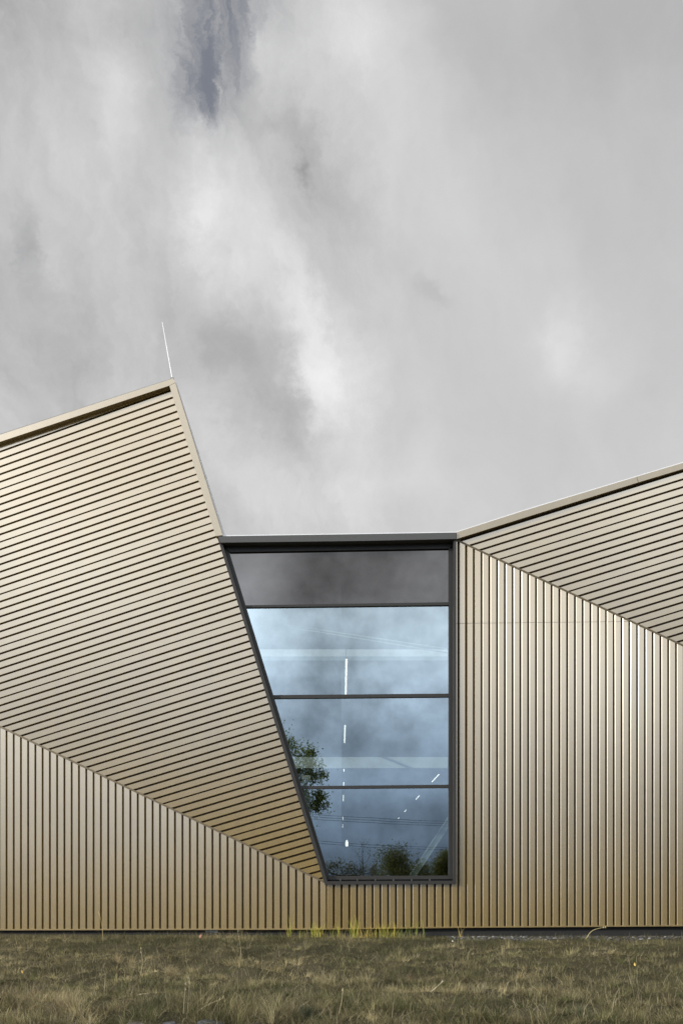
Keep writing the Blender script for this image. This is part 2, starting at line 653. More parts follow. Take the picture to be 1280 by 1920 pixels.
g = Geo()
for seg in (((-500, 1122), (0, 1362)), ((0, 1362), (610, 1655))):
    a, b = seg
    slab(g, P_L, [(a[0], a[1] - 2.0), (b[0], b[1] - 2.0), (b[0], b[1] + 1.8), (a[0], a[1] + 1.8)], 0.006, 0.05)
g.build('fold_trim', M['trim'], bld)
g = Geo()
slab(g, P_R, [(856, 1010.5), (1280, 1208.7), (1780, 1442.3), (1780, 1446.3), (1280, 1212.3), (856, 1014.3)], 0.006, 0.05)
g.build('fold_trim', M['trim'], bld)
# base flashing and recessed plinth
g = Geo()
slab(g, P_L, [(-500, 1743), (611, 1740.6), (611, 1743.2), (-500, 1745.6)], 0.012, 0.12)
slab(g, P_R, [(612, 1740.6), (855, 1737.2), (1280, 1734.2), (1780, 1729), (1780, 1732.4), (1280, 1736.8), (855, 1739.8), (612, 1743.2)], 0.012, 0.12)
g.build('base_flashing', M['clad'], bld)
g = Geo()
slab(g, P_L, [(-500, 1740), (612, 1740), (612, 1800), (-500, 1800)], -0.10, 0.2)
slab(g, P_R, [(612.2, 1736), (1780, 1726), (1780, 1800), (612.2, 1800)], -0.10, 0.2)
g.build('plinth', M['plinth'], bld)

# shadow gaps below the copings
g = Geo()
slab(g, P_UL, [(-500, 985), (0, 818), (321, 712), (325, 730), (0, 842), (-500, 1010)], -0.05, 0.1)
g.build('shadow_gap', M['groove'], bld)
g = Geo()
slab(g, P_UR, [(856, 1000), (980, 960), (1280, 869), (1780, 718), (1780, 744), (1280, 894), (980, 986), (856, 1016)], -0.05, 0.1)
g.build('shadow_gap', M['groove'], bld)
# copings
g = Geo()
slab(g, P_UL, [(-500, 980), (0, 815.5), (325, 709.5), (329, 717), (317.5, 723), (0, 828.5), (-500, 995)], 0.13, 0.45)
g.build('coping', M['coping'], bld)
g = Geo()
slab(g, P_UL, [(317.8, 723.4), (329, 717.8), (417.5, 1003.5), (404.5, 1005)], 0.128, 0.45)
g.build('coping', M['coping'], bld)['label'] = 'steep champagne coping running down to the window head'
g = Geo()
slab(g, P_UR, [(855.5, 998), (980, 958), (1192, 894), (1195.5, 904.5), (980, 971.5), (855.5, 1010.5)], 0.09, 0.45)
slab(g, P_UR, [(1192.7, 893.6), (1280, 867.5), (1780, 717), (1780, 728.5), (1280, 879), (1196.2, 904.3)], 0.09, 0.45)
g.build('coping', M['coping'], bld)['label'] = 'champagne coping rising to the right with one visible joint'
# bright drip edges seen over the copings
g = Geo()
slab(g, P_UL, [(329.6, 718), (331, 718), (422.5, 1004), (418.4, 1004)], 0.02, 0.3)
g.build('parapet_flashing', M['pale_metal'], bld)
g = Geo()
slab(g, P_UR, [(855, 996.6), (980, 956.2), (1280, 865.8), (1780, 715.2), (1780, 717.5), (1280, 868), (980, 958.4), (855, 998.6)], 0.07, 0.38)
g.build('parapet_flashing', M['pale_metal'], bld)
g = Geo()
slab(g, P_UL, [(-500, 977.5), (0, 813.5), (325, 708), (325, 710), (0, 816), (-500, 980.5)], -0.02, 0.3)
g.build('parapet_flashing', M['roof'], bld)
for (x, y) in ((345.5, 766), (355, 796), (371.5, 846), (386.5, 893)):
    g = Geo()
    slab(g, P_UL, [(x - 3.5, y - 2), (x + 0.2, y - 2), (x + 1.6, y + 3), (x - 2.5, y + 3)], -0.02, 0.05)
    g.build('fixing_clip', M['roof'], bld)

# window: outer trim, frame, transoms, panes, sill
g = Geo()
slab(g, P_R, [(407.5, 1007), (413.2, 1007), (613.2, 1651.5), (608.4, 1657.5)], 0.05, 0.34)
slab(g, P_R, [(849.6, 1011), (855.0, 1011), (855.0, 1657.2), (849.6, 1651.6)], 0.09, 0.38)
win = g.build('window', M['frame'], bld)
win['label'] = 'tall window with a slanted left side in a charcoal frame'
g = Geo()
slab(g, P_R, [(409, 1006), (418, 1005.3), (690, 1001.2), (854.6, 998.4), (854.6, 1010.4), (690, 1014), (418, 1017.3), (413, 1017.5)], 0.14, 0.40)
g.build('fascia', M['fascia'], win)
g = Geo()
slab(g, P_R, [(418, 1003.6), (690, 999.6), (854.8, 996.8), (854.8, 998.6), (690, 1001.4), (418, 1005.5)], 0.10, 0.34)
g.build('cap', M['pale_metal'], win)
g = Geo()
slab(g, P_R, [(416, 1010), (849, 1004), (847, 1028.2), (431, 1035.2), (423.5, 1029)], -0.09, 0.2)            # head
slab(g, P_R, [(414, 1020), (424, 1030), (430, 1036), (616.4, 1641.5), (611.4, 1648.6)], -0.092, 0.2)        # slanted jamb
slab(g, P_R, [(841, 1028.6), (848.6, 1022), (848.6, 1649), (841, 1641.4)], -0.09, 0.2)                      # right jamb
slab(g, P_R, [(616.6, 1642.4), (841.2, 1641.6), (848, 1648.4), (612, 1649.6)], -0.088, 0.2)                 # bottom rail
g.build('frame', M['frame'], win)
g = Geo()
slab(g, P_R, [(411, 1016), (420, 1016), (618, 1651), (610, 1653)], -0.14, 0.3)
slab(g, P_R, [(846, 1012), (853, 1012), (853, 1653), (846, 1653)], -0.14, 0.3)
slab(g, P_R, [(610, 1646), (853, 1646), (853, 1655), (610, 1655)], -0.14, 0.3)
g.build('gasket', M['gasket'], win)
g = Geo()
slab(g, P_R, [(608.8, 1652.2), (849.4, 1651.3), (854.8, 1657.3), (608.4, 1658.8)], 0.085, 0.30)
sill = g.build('sill', M['frame'], win)
for x in (638, 669.5, 703.5, 737.5, 771.5, 805.5):
    g = Geo()
    slab(g, P_R, [(x - 0.8, 1648), (x + 0.8, 1648), (x + 0.8, 1652.5), (x - 0.8, 1652.5)], 0.02, 0.1)
    g.build('spacer', M['fascia'], win)
lx = lambda y: 429.3 + (y - 1036) * (615 - 429.3) / (1640 - 1036)
for (yl0, yl1, yr0, yr1) in ((1135, 1139, 1129, 1134.4), (1303.3, 1309.6, 1300.4, 1306.6), (1473.9, 1479.2, 1471.2, 1477)):
    g = Geo()
    slab(g, P_R, [(lx(yl0) - 4, yl0), (843, yr0), (843, yr1), (lx(yl1) - 4, yl1)], -0.095, 0.14)
    g.build('transom', M['frame'], win)
for i, (a, b, c, d) in enumerate(((1034, 1137, 1027, 1132), (1137, 1306, 1132, 1303), (1306, 1476, 1303, 1474), (1476, 1645, 1474, 1645))):
    g = Geo()
    s = 0.5
    slab(g, P_R, [(lx(a) - 4, a + s), (844, c + s), (844, d - s), (lx(b) - 4, b - s)], -0.15, 0.004 if i else 0.02)
    if i == 0:
        o = g.build('spandrel_panel', M['spandrel'], win)
        o['label'] = 'dark opaque glass panel across the top'
    else:
        # a single sheet: one reflection, one tint
        g.v = g.v[:4]
        g.f = [[0, 1, 2, 3]]
        o = g.build('pane', M['glass'], win)

# hall behind the glass
g = Geo()
plan = [(-2.35, 0.32), (-15, 3.2), (-15, 98), (24, 98), (24, 1.0), (2.2, 0.32)]
ZF, ZC = -0.05, 7.35
for i in range(len(plan) - 1):
    (xa, ya), (xb, yb) = plan[i], plan[i + 1]
    g.quad([Vector((xa, ya, ZF)), Vector((xb, yb, ZF)), Vector((xb, yb, ZC)), Vector((xa, ya, ZC))])
g.build('interior_wall', M['room'], bld)
Geo().quad([Vector((x, y, ZF)) for x, y in plan]).build('interior_floor', M['room'], bld)
g = Geo()
front_plan = [(-2.35, 0.32), (-15.1, 3.2), (-15.1, 9.6), (24.1, 9.6), (24.1, 1.0), (2.2, 0.32)]
g.prism([Vector((x, y, ZC)) for x, y in front_plan], [Vector((x, y, ZC + 0.12)) for x, y in front_plan])
g.box((-15.1, 11.1, ZC), (24.1, 98, ZC + 0.12))      # open strip between the two: glazed opening added to let sun onto the beam
g.build('interior_ceiling', M['ceil'], bld)
Geo().quad([Vector((-15.1, 9.6, ZC + .1)), Vector((24.1, 9.6, ZC + .1)), Vector((24.1, 11.1, ZC + .1)), Vector((-15.1, 11.1, ZC + .1))]).build('added_rooflight', M['added_rooflight'], bld)
# upstands of the roof running back from the facade
g = Geo()
for pl, pts in ((P_UL, [(-500, 990), (0, 822), (322, 716), (410, 1004)]), (P_R, [(410, 1004.5), (855, 1000)]), (P_UR, [(855, 1002), (1280, 873), (1780, 722)])):
    for a, b in zip(pts[:-1], pts[1:]):
        p, q = pl.at(*a), pl.at(*b)
        p, q = p + Vector((0, 0.35, -0.05)), q + Vector((0, 0.35, -0.05))
        g.quad([p, q, Vector((q.x, 8.0, 7.5)), Vector((p.x, 8.0, 7.5))])
g.build('roof', M['roof'], bld)

# steelwork inside, seen through the glass
def zat(py, Z):
    return CAM_Z + (HY - py) * Z / FPX


def xat(px, Z):
    return (px - CX) * Z / FPX


Geo().box((-14.8, 14.4, zat(1440, 34.4)), (23.8, 14.7, zat(1419.5, 34.4))).build('beam', M['steel'], bld)
Geo().box((xat(566, 34.8), 14.72, ZF), (xat(582, 34.8), 15.02, zat(1421, 34.8))).build('column', M['steel'], bld)
Geo().box((xat(781, 60), 40, ZF), (xat(791, 60), 40.3, 6.5)).build('column', M['room'], bld)
g = Geo()
Z = 21.4
pA, pB = Vector((xat(735, Z), 1.4, zat(1700, Z))), Vector((xat(925, Z), 1.4, zat(1414, Z)))
d = (pB - pA).normalized()
side = d.cross(Vector((0, 1, 0))).normalized()
for s0, s1, y0, y1 in ((-0.062, -0.045, 0, 0.14), (0.045, 0.062, 0, 0.14), (-0.044, 0.044, 0.06, 0.075)):
    fr = [pA + side * s0, pA + side * s1, pB + side * s1, pB + side * s0]
    g.prism([p + Vector((0, y0, 0)) for p in fr], [p + Vector((0, y1, 0)) for p in fr])
g.build('brace', M['steel'], bld)
for (a, b) in (((540, 1172), (900, 1226)), ((540, 1176), (900, 1234))):
    g = Geo()
    Z = 20.6
    g.tube([(xat(a[0], Z), .6, zat(a[1], Z)), (xat(b[0], Z), .6, zat(b[1], Z))], [0.013, 0.013], 8)
    g.build('tie_rod', M['steel'], bld)

# lightning rod on the peak
pb, pt = P_UL.at(323.2, 709.5, 0.0), P_UL.at(304.6, 604, 0.0)
rod = empty('lightning_rod', pb, 'thin pale lightning rod leaning from the peak of the left roof', 'lightning rod')
Geo().tube([pb + (pt - pb) * -0.06, pb + (pt - pb) * .5, pt], [0.010, 0.0085, 0.005], 8).build('rod', M['pale_metal'], rod)
Geo().box((pb.x - 0.03, pb.y - 0.03, pb.z - 0.06), (pb.x + 0.03, pb.y + 0.03, pb.z + 0.01)).build('clamp', M['roof'], rod)

# strip lights in the hall
ZL = 5.4


def strip_light(x, z0, z1, label, group):
    y0, y1 = z0 - 20, z1 - 20
    t = empty('strip_light', (x, (y0 + y1) / 2, ZL), label, 'ceiling light', group)
    Geo().box((x - 0.03, y0, ZL + 0.012), (x + 0.03, y1, ZL + 0.06)).build('housing', M['steel'], t)
    Geo().box((x - 0.015, y0 + 0.01, ZL - 0.012), (x + 0.015, y1 - 0.01, ZL + 0.010)).build('diffuser', M['lamp'], t)
    for y in (y0 + 0.4, y1 - 0.4):
        Geo().tube([(x, y, ZL + 0.05), (x, y, ZC)], [0.004, 0.004], 5).build('suspension_wire', M['wire'], t)


ORD = ['nearest and longest looking', 'second', 'third', 'fourth', 'fifth', 'sixth', 'seventh', 'eighth', 'ninth']
row = [(21.5, 25.7), (30.7, 34.6), (39.8, 43.7), (48.6, 52.2), (56.0, 60.2), (75.4, 78.8), (86.0, 90.5)]
for i, (a, b) in enumerate(row):
    strip_light(0.10, a, b, f'{ORD[i]} white strip light of the central row behind the glass', 'central row of strip lights')
row = [(44.9, 48.4), (56.3, 58.9), (67.6, 69.6), (76.0, 77.4)]
for i, (a, b) in enumerate(row):
    strip_light(4.1, a, b, f'{["topmost", "second", "third", "lowest"][i]} light dash of the slanting row by the right window jamb',
                'slanting row of strip lights')
# small pendant lamp low in the hall
Z = 40.0
pl = Vector((xat(650, Z), 20, zat(1587, Z)))
lamp = empty('pendant_lamp', pl, 'small bottle shaped pendant lamp low behind the bottom pane', 'pendant lamp')
Geo().tube([pl, pl + Vector((0, 0, .03)), pl + Vector((0, 0, .16)), pl + Vector((0, 0, .21)), pl + Vector((0, 0, .24))], [.04, .055, .055, .03, .02], 12).build('lamp_shade', M['lamp'], lamp)
Geo().tube([pl + Vector((0, 0, .24)), pl + Vector((0, 0, .30))], [.03, .03], 10).build('cap', M['steel'], lamp)
Geo().tube([pl + Vector((0, 0, .30)), Vector((pl.x, pl.y, ZC))], [.004, .004], 5).build('cord', M['wire'], lamp)


# ------------------------------------------------------------------ ground
def vnoise(x, y, seed):
    r = np.random.default_rng(seed)
    T = r.random((256, 256))
    xi, yi = np.floor(x).astype(int), np.floor(y).astype(int)
    fx, fy = x - xi, y - yi
    fx, fy = fx * fx * (3 - 2 * fx), fy * fy * (3 - 2 * fy)
    a, b = T[yi % 256, xi % 256], T[yi % 256, (xi + 1) % 256]
    c, d = T[(yi + 1) % 256, xi % 256], T[(yi + 1) % 256, (xi + 1) % 256]
    return (a * (1 - fx) + b * fx) * (1 - fy) + (c * (1 - fx) + d * fx) * fy


def fbm(x, y, seed, o=4):
    s, a, t = 0, 1.0, 0
    for i in range(o):
        s = s + a * vnoise(x * 2 ** i + 37.3 * i, y * 2 ** i + 11.9 * i, seed + i)
        t += a
        a *= 0.5
    return s / t


def bare(x, y):
    """bare stony hollow low on the left: 1 inside"""
    d = ((x + 1.55) / 1.5) ** 2 + ((y + 8.25) / 0.62) ** 2
    d = d + (fbm(x * 2.2, y * 2.2, 91) - 0.5) * 1.2
    return np.clip(1.25 - d, 0, 1)


def ground_z(x, y):
    x, y = np.asarray(x, float), np.asarray(y, float)
    yy = np.clip(-y, 0, 40)
    z = -0.10 - 0.62 * (1 - np.exp(-yy / 6.0)) * 1.28 + 0.0 * yy
    z = np.where(y > 0, -0.10, z)
    near = np.exp(-np.clip(np.abs(y) - 14, 0, None) / 6) * np.exp(-np.clip(np.abs(x) - 16, 0, None) / 8)
    ramp = np.clip(yy / 1.2, 0, 1)
    bumps = (fbm(x * 0.55, y * 0.9, 3) - 0.5) * 0.18 + (fbm(x * 2.1, y * 2.6, 5) - 0.5) * 0.30
    z = z + bumps * near * ramp
    z = z - bare(x, y) * 0.10 * near
    return z


def axis(lo, hi, fine, far):
    a = list(np.arange(lo, hi + 1e-6, fine))
    step = fine
    v = hi
    while v < far:
        step *= 1.35
        v += step
        a.append(v)
    step, v = fine, lo
    pre = []
    while v > -far:
        step *= 1.35
        v -= step
        pre.append(v)
    return np.array(pre[::-1] + a)


gx, gy = axis(-9, 9, 0.08, 2500), axis(-10, 0.3, 0.08, 2500)
GX, GY = np.meshgrid(gx, gy)
GZ = ground_z(GX, GY)
nv, nx = GX.size, len(gx)
me = bpy.data.meshes.new('ground')
vv = np.stack([GX.ravel(), GY.ravel(), GZ.ravel()], 1)
ii = np.arange(nv).reshape(GX.shape)
ff = np.stack([ii[:-1, :-1].ravel(), ii[:-1, 1:].ravel(), ii[1:, 1:].ravel(), ii[1:, :-1].ravel()], 1)


def fast_mesh(name, verts, polys_sizes, loops, tone=None, mat=None, smooth=False):
    me = bpy.data.meshes.new(name)
    me.vertices.add(len(verts))
    me.vertices.foreach_set('co', np.asarray(verts, np.float32).ravel())
    me.loops.add(len(loops))
    me.loops.foreach_set('vertex_index', np.asarray(loops, np.int32))
    st = np.concatenate([[0], np.cumsum(polys_sizes)[:-1]]).astype(np.int32)
    me.polygons.add(len(polys_sizes))
    me.polygons.foreach_set('loop_start', st)
    me.polygons.foreach_set('loop_total', np.asarray(polys_sizes, np.int32))
    me.update(calc_edges=True)
    if smooth:
        me.polygons.foreach_set('use_smooth', np.ones(len(polys_sizes), bool))
    if tone is not None:
        at = me.color_attributes.new('tone', 'FLOAT_COLOR', 'POINT')
        at.data.foreach_set('color', np.concatenate([tone, np.ones((len(tone), 1))], 1).astype(np.float32).ravel())
    if mat:
        me.materials.append(mat)
    o = bpy.data.objects.new(name, me)
    COL.objects.link(o)
    return o


ground = fast_mesh('ground', vv, np.full(len(ff), 4), ff.ravel(), None, M['soil'], True)
tag(ground, None, kind='structure')


# ------------------------------------------------------------------ grass
def blades(bx, by, bz, length, width, lean, az, curl, tone):
    """arrays -> tapered bent blades of two quads and a tip"""
    n = len(bx)
    hx, hy = np.cos(az), np.sin(az)
    wx, wy = -hy, hx
    tw = rng.uniform(-1.2, 1.2, n)
    wx, wy = np.cos(az + math.pi / 2 + tw), np.sin(az + math.pi / 2 + tw)
    P = []
    px, py, pz = bx.copy(), by.copy(), bz.copy()
    ang = lean.copy()
    fr = [(1.0, 0.38), (0.85, 0.34), (0.55, 0.28)]
    pts = [(px.copy(), py.copy(), pz.copy(), 1.0)]
    for k, (wk, sk) in enumerate(fr):
        seg = length * sk
        px = px + hx * np.sin(ang) * seg
        py = py + hy * np.sin(ang) * seg
        pz = pz + np.cos(ang) * seg
        ang = np.minimum(ang + curl, 2.3)
        pts.append((px.copy(), py.copy(), pz.copy(), (0.8, 0.5, 0.0)[k]))
    V = np.zeros((n, 7, 3))
    for k in range(3):
        x, y, z, s = pts[k]
        for j, sg in enumerate((-0.5, 0.5)):
            V[:, k * 2 + j, 0] = x + wx * width * s * sg
            V[:, k * 2 + j, 1] = y + wy * width * s * sg
            V[:, k * 2 + j, 2] = z
    V[:, 6, 0], V[:, 6, 1], V[:, 6, 2] = pts[3][:3]
    b = (np.arange(n) * 7)[:, None]
    L = np.concatenate([b + np.array([0, 1, 3, 2]), b + np.array([2, 3, 5, 4]), b + np.array([4, 5, 6])], 1)
    T = np.repeat(tone[:, None, :], 7, 1)
    return V.reshape(-1, 3), np.tile([4, 4, 3], n), L.ravel(), T.reshape(-1, 3)


def tones(n, x, y):
    g = fbm(x * 0.8, y * 1.2, 21)
    h = fbm(x * 3.0, y * 3.0, 27)
    dry = np.clip((g - 0.5) * 2.0 + (h - 0.5) * 2.0 + rng.normal(0, 0.28, n) + 0.42, 0, 1)[:, None]
    green = np.array([0.082, 0.092, 0.036])
    straw = np.array([0.33, 0.295, 0.17])
    brown = np.array([0.11, 0.088, 0.052])
    c = green * (1 - dry) + straw * dry
    isb = (rng.random(n) < 0.20)[:, None]
    c = np.where(isb, brown, c)
    lush = np.clip((fbm(x * 0.5, y * 0.7, 71) - 0.46) * 5, 0, 1)[:, None]      # patches of darker, greener sward
    c = c * (1 - 0.5 * lush) + np.array([0.060, 0.070, 0.032]) * 0.5 * lush
    return c * np.array([1.25, 1.18, 1.12]) * rng.uniform(0.55, 1.4, (n, 1))


def spread(m):
    """random ground spots in the seen wedge of lawn, denser near the camera"""
    Zr = 11.3 + 8.68 * rng.random(m * 3)
    ok = rng.random(m * 3) < (Zr * 0.36 + .6) / 7.8 * (12.0 / Zr) ** 1.3
    Zr = Zr[ok][:m]
    return rng.uniform(-1, 1, len(Zr)) * (Zr * 0.36 + 0.6), Zr - 20.12


# loose blades between the tussocks
X_, Y_ = spread(150000)
clump = fbm(X_ * 2.4, Y_ * 2.8, 41)
keep = (bare(X_, Y_) < rng.random(len(X_)) * 0.5) & (rng.random(len(X_)) < np.clip((clump - 0.3) * 3, .25, 1))
strip = (Y_ > -0.55) & (X_ > 1.5)
keep &= ~(strip & (rng.random(len(X_)) < 0.75))
X_, Y_ = X_[keep], Y_[keep]
n = len(X_)
near = np.clip(-Y_ / 8.0, 0, 1)
ln = (0.05 + 0.07 * near) * rng.lognormal(0, 0.4, n)
V, S, L, T = blades(X_, Y_, ground_z(X_, Y_) - 0.01, ln, rng.uniform(0.003, 0.006, n), np.abs(rng.normal(0.7, 0.5, n)),
                    rng.uniform(0, 6.28, n), np.abs(rng.normal(0.4, 0.3, n)), tones(n, X_, Y_))
parts_ = [(V, S, L, T)]
# ragged fringe of upright blades along the wall
m = 34000
X_, Y_ = rng.uniform(-7.4, 7.4, m), -0.14 - 1.5 * rng.random(m) ** 1.3
keep = ~((Y_ > -0.55) & (X_ > 1.5) & (rng.random(m) < 0.7)) & (rng.random(m) < np.clip((fbm(X_ * 2.5, Y_ * 2.5, 83) - .25) * 3, .2, 1))
X_, Y_ = X_[keep], Y_[keep]
n = len(X_)
parts_.append(blades(X_, Y_, ground_z(X_, Y_) - 0.01, rng.uniform(0.04, 0.10, n) * np.where((Y_ > -.45) & (X_ < 1.5), 1.5, 1.0) * rng.lognormal(0, .3, n), rng.uniform(0.003, 0.006, n), np.abs(rng.normal(0.4, 0.35, n)),
                     rng.uniform(0, 6.28, n), np.abs(rng.normal(0.35, 0.3, n)), tones(n, X_, Y_)))
# tussocks: blades leaning out of a common foot, all combed roughly one way
tx, ty = spread(6500)
kp = (bare(tx, ty) < 0.25) & ~((ty > -0.6) & (tx > 1.5)) & (rng.random(len(tx)) < np.clip((fbm(tx * 0.8, ty * 1.0, 61) - 0.25) * 3, .15, 1))
tx, ty = tx[kp], ty[kp]
nt = len(tx)
tn = np.clip(-ty / 8.0, 0, 1)
tsize = rng.lognormal(0, 0.6, nt) * (0.45 + 0.75 * tn)
tlen = (0.058 + 0.070 * tn) * rng.lognormal(0, 0.38, nt)
tall = np.exp(-((tx + 1.5) / 1.4) ** 2 - ((ty + 7.35) / 0.55) ** 2)
tlen = tlen * (1 + 0.9 * tall)
tdir = 2 * math.pi * fbm(tx * 0.7, ty * 0.7, 47) * 2.5
ttone = tones(nt, tx, ty) * rng.uniform(0.5, 1.5, (nt, 1))
cnt = np.clip((46 * tsize).astype(int), 12, 200)
idx = np.repeat(np.arange(nt), cnt)
n = len(idx)
rad = np.abs(rng.normal(0, 1, n)) * 0.05 * (0.5 + tsize[idx])
th = rng.uniform(0, 6.283, n)
X_, Y_ = tx[idx] + rad * np.cos(th), np.minimum(ty[idx] + rad * np.sin(th), -0.14)
vx = np.cos(th) * rad / 0.06 + 0.55 * np.cos(tdir[idx]) + rng.normal(0, .25, n)
vy = np.sin(th) * rad / 0.06 + 0.55 * np.sin(tdir[idx]) + rng.normal(0, .25, n)
lean = np.clip(np.hypot(vx, vy) * 0.50 + rng.normal(0, .16, n), 0.02, 1.35)
tone = ttone[idx] * rng.uniform(0.75, 1.3, (n, 1))
straw_ = rng.random(n) < 0.16
tone[straw_] = np.array([0.48, 0.41, 0.26]) * rng.uniform(0.6, 1.1, (straw_.sum(), 1))
V, S, L, T = blades(X_, Y_, ground_z(X_, Y_) - 0.01, tlen[idx] * rng.uniform(0.55, 1.35, n), rng.uniform(0.003, 0.0062, n), lean,
                    np.arctan2(vy, vx), np.abs(rng.normal(0.42, 0.25, n)), tone)
parts_.append((V, S, L, T))
# taller pale stems standing out of it
n2 = 1900
Zs = rng.uniform(11.6, 19.6, n2)
Xs = rng.uniform(-1, 1, n2) * (Zs * 0.36 + .4)
Ys = Zs - 20
k2 = bare(Xs, Ys) < 0.3
Zs, Xs, Ys = Zs[k2], Xs[k2], Ys[k2]
n2 = len(Xs)
st = np.array([0.42, 0.36, 0.23]) * rng.uniform(0.55, 1.15, (n2, 1))
V2, S2, L2, T2 = blades(Xs, Ys, ground_z(Xs, Ys) + 0.02, rng.uniform(0.16, 0.36, n2) * np.clip(0.45 + -Ys / 9, 0.4, 1.1), rng.uniform(0.003, 0.006, n2),
                        np.abs(rng.normal(0.7, 0.5, n2)), rng.uniform(0, 6.28, n2), np.abs(rng.normal(0.25, 0.25, n2)), st)
parts_.append((V2, S2, L2, T2))
offs = np.cumsum([0] + [len(p[0]) for p in parts_])
grass = fast_mesh('grass', np.concatenate([p[0] for p in parts_]), np.concatenate([p[1] for p in parts_]),
                  np.concatenate([p[2] + o for p, o in zip(parts_, offs)]), np.concatenate([p[3] for p in parts_]), M['blade'])
tag(grass, None, kind='stuff')

# gravel along the foot of the wall on the right
bm = bmesh.new()
ng = 900
gv, gf, gt = [], [], []
ico = bmesh.new()
bmesh.ops.create_icosphere(ico, subdivisions=1, radius=1)
iv = np.array([v.co[:] for v in ico.verts])
iF = np.array([[v.index for v in f.verts] for f in ico.faces])
for i in range(ng):
    x = random.uniform(2.0, 7.2) if random.random() < 0.6 else random.gauss(2.9, 0.5)
    x = min(max(x, 2.0), 7.4)
    y = random.uniform(-0.50, -0.10)
    s = random.uniform(0.012, 0.03)
    w = iv * (1 + np.random.default_rng(i).uniform(-.25, .25, iv.shape)) * s * np.array([1.2, 1, .7])
    z = float(ground_z(x, y)) + s * 0.4
    gv.append(w + np.array([x, y, z]))
    gf.append(iF + 12 * i)
    br = random.random()
    pale = br > 0.95 if x > 3.7 else br > 0.86
    c = np.array([0.27, 0.27, 0.27]) if pale else np.array([0.07, 0.068, 0.065]) * random.uniform(0.6, 1.6)
    gt.append(np.tile(c, (12, 1)))
gv, gf, gt = np.concatenate(gv), np.concatenate(gf), np.concatenate(gt)
gm = attr_mat('gravel stone', 0.85, 0.0)
gr = fast_mesh('gravel', gv, np.full(len(gf), 3), gf.ravel(), gt, gm)
tag(gr, None, kind='stuff')
bm.free()
ico.free()


# ------------------------------------------------------------------ single plants and stones
def gpoint(px, py):
    """the spot of the ground that stands at this place of the drawing"""
    Z = 11.5
    for _ in range(400):
        x, y, z = (px - CX) * Z / FPX, Z - 20, CAM_Z + (HY - py) * Z / FPX
        if z <= float(ground_z(x, y)) or Z > 19.85:
            break
        Z += 0.02
    return x, min(y, -0.13), float(ground_z(x, min(y, -0.13)))


def tuft(px, width, height, count, cols, label, group='grass tufts along the foot of the wall'):
    r = np.random.default_rng(int(px * 7))
    x0, y0 = (px - CX) / 100.0, -0.15
    z0 = float(ground_z(x0, y0))
    count = int(count * 2.2)
    x = x0 + r.normal(0, width * 1.7, count)
    y = y0 + r.uniform(-0.05, 0.03, count)
    ci = r.integers(0, len(cols), count)
    tone = np.array(cols)[ci] * r.uniform(0.75, 1.2, (count, 1))
    V, S, L, T = blades(x - x0, y - y0, np.full(count, -0.01), height * 1.35 * r.uniform(0.15, 1.0, count), r.uniform(0.004, 0.008, count),
                        np.abs(r.normal(0.14, 0.16, count)), r.uniform(0, 6.28, count), np.abs(r.normal(0.16, 0.14, count)), tone)
    o = fast_mesh('grass_tuft', V, S, L, T, M['blade'])
    o.location = (x0, y0, z0)
    tag(o, label, 'grass tuft', group)


def lawn_clump(px, py, width, height, count, cols, label):
    r = np.random.default_rng(int(px + py))
    x0, y0, z0 = gpoint(px, py)
    th, rd = r.uniform(0, 6.283, count), np.abs(r.normal(0, 1, count))
    tone = np.array(cols)[r.integers(0, len(cols), count)] * r.uniform(0.65, 1.3, (count, 1))
    V, S, L, T = blades(rd * np.cos(th) * width * .5, rd * np.sin(th) * width * .4, np.full(count, -0.03), height * r.uniform(0.5, 1.15, count), r.uniform(0.003, 0.006, count),
                        np.clip(rd * .45 + r.normal(0, .12, count), .02, 1.3), th, np.abs(r.normal(0.4, 0.2, count)), tone)
    o = fast_mesh('grass_clump', V, S, L, T, M['blade'])
    o.location = (x0, y0, z0)
    tag(o, label, 'grass clump', 'larger grass clumps in the lawn')


BLG = [(0.075, 0.095, 0.065), (0.10, 0.12, 0.085), (0.05, 0.065, 0.045)]
lawn_clump(572, 1908, 0.17, 0.22, 420, BLG, 'bluish green grass clump at the right end of the stony hollow')
lawn_clump(300, 1890, 0.20, 0.24, 420, [(0.06, 0.08, 0.035), (0.08, 0.095, 0.045), (0.2, 0.17, 0.1)], 'dark green shaggy clump hanging over the stony hollow')
lawn_clump(1090, 1910, 0.2, 0.2, 420, [(0.09, 0.11, 0.06), (0.07, 0.09, 0.04), (0.24, 0.21, 0.13)], 'grey green clump at the bottom right of the lawn')
lawn_clump(452, 1812, 0.09, 0.34, 60, [(0.42, 0.36, 0.2), (0.3, 0.28, 0.13)], 'sparse clump of tall straw blades left of the window in the lawn')
lawn_clump(690, 1850, 0.1, 0.26, 60, [(0.42, 0.36, 0.2), (0.33, 0.29, 0.15)], 'thin straw clump in the lawn below the window')
lawn_clump(905, 1862, 0.14, 0.2, 70, [(0.46, 0.41, 0.28), (0.35, 0.31, 0.2)], 'bleached splayed straw clump in the lawn at right of the window')
YEL, LIM, ORA = (0.66, 0.56, 0.10), (0.38, 0.45, 0.09), (0.50, 0.38, 0.15)
tuft(542, 0.02, 0.36, 7, [LIM, YEL], 'lone tall lime grass shoot left of the slanted window corner')
tuft(577, 0.06, 0.20, 16, [YEL, LIM, ORA], 'low yellow grass tuft just left of the window corner')
tuft(593, 0.06, 0.28, 22, [YEL, YEL, LIM], 'bushy yellow grass tuft straight below the slanted window corner')
tuft(629, 0.03, 0.27, 12, [LIM, YEL], 'narrow lime tuft at wall foot, first right of the window corner')
tuft(640, 0.03, 0.18, 8, [ORA, YEL], 'small orange tinged tuft beside the narrow lime one')
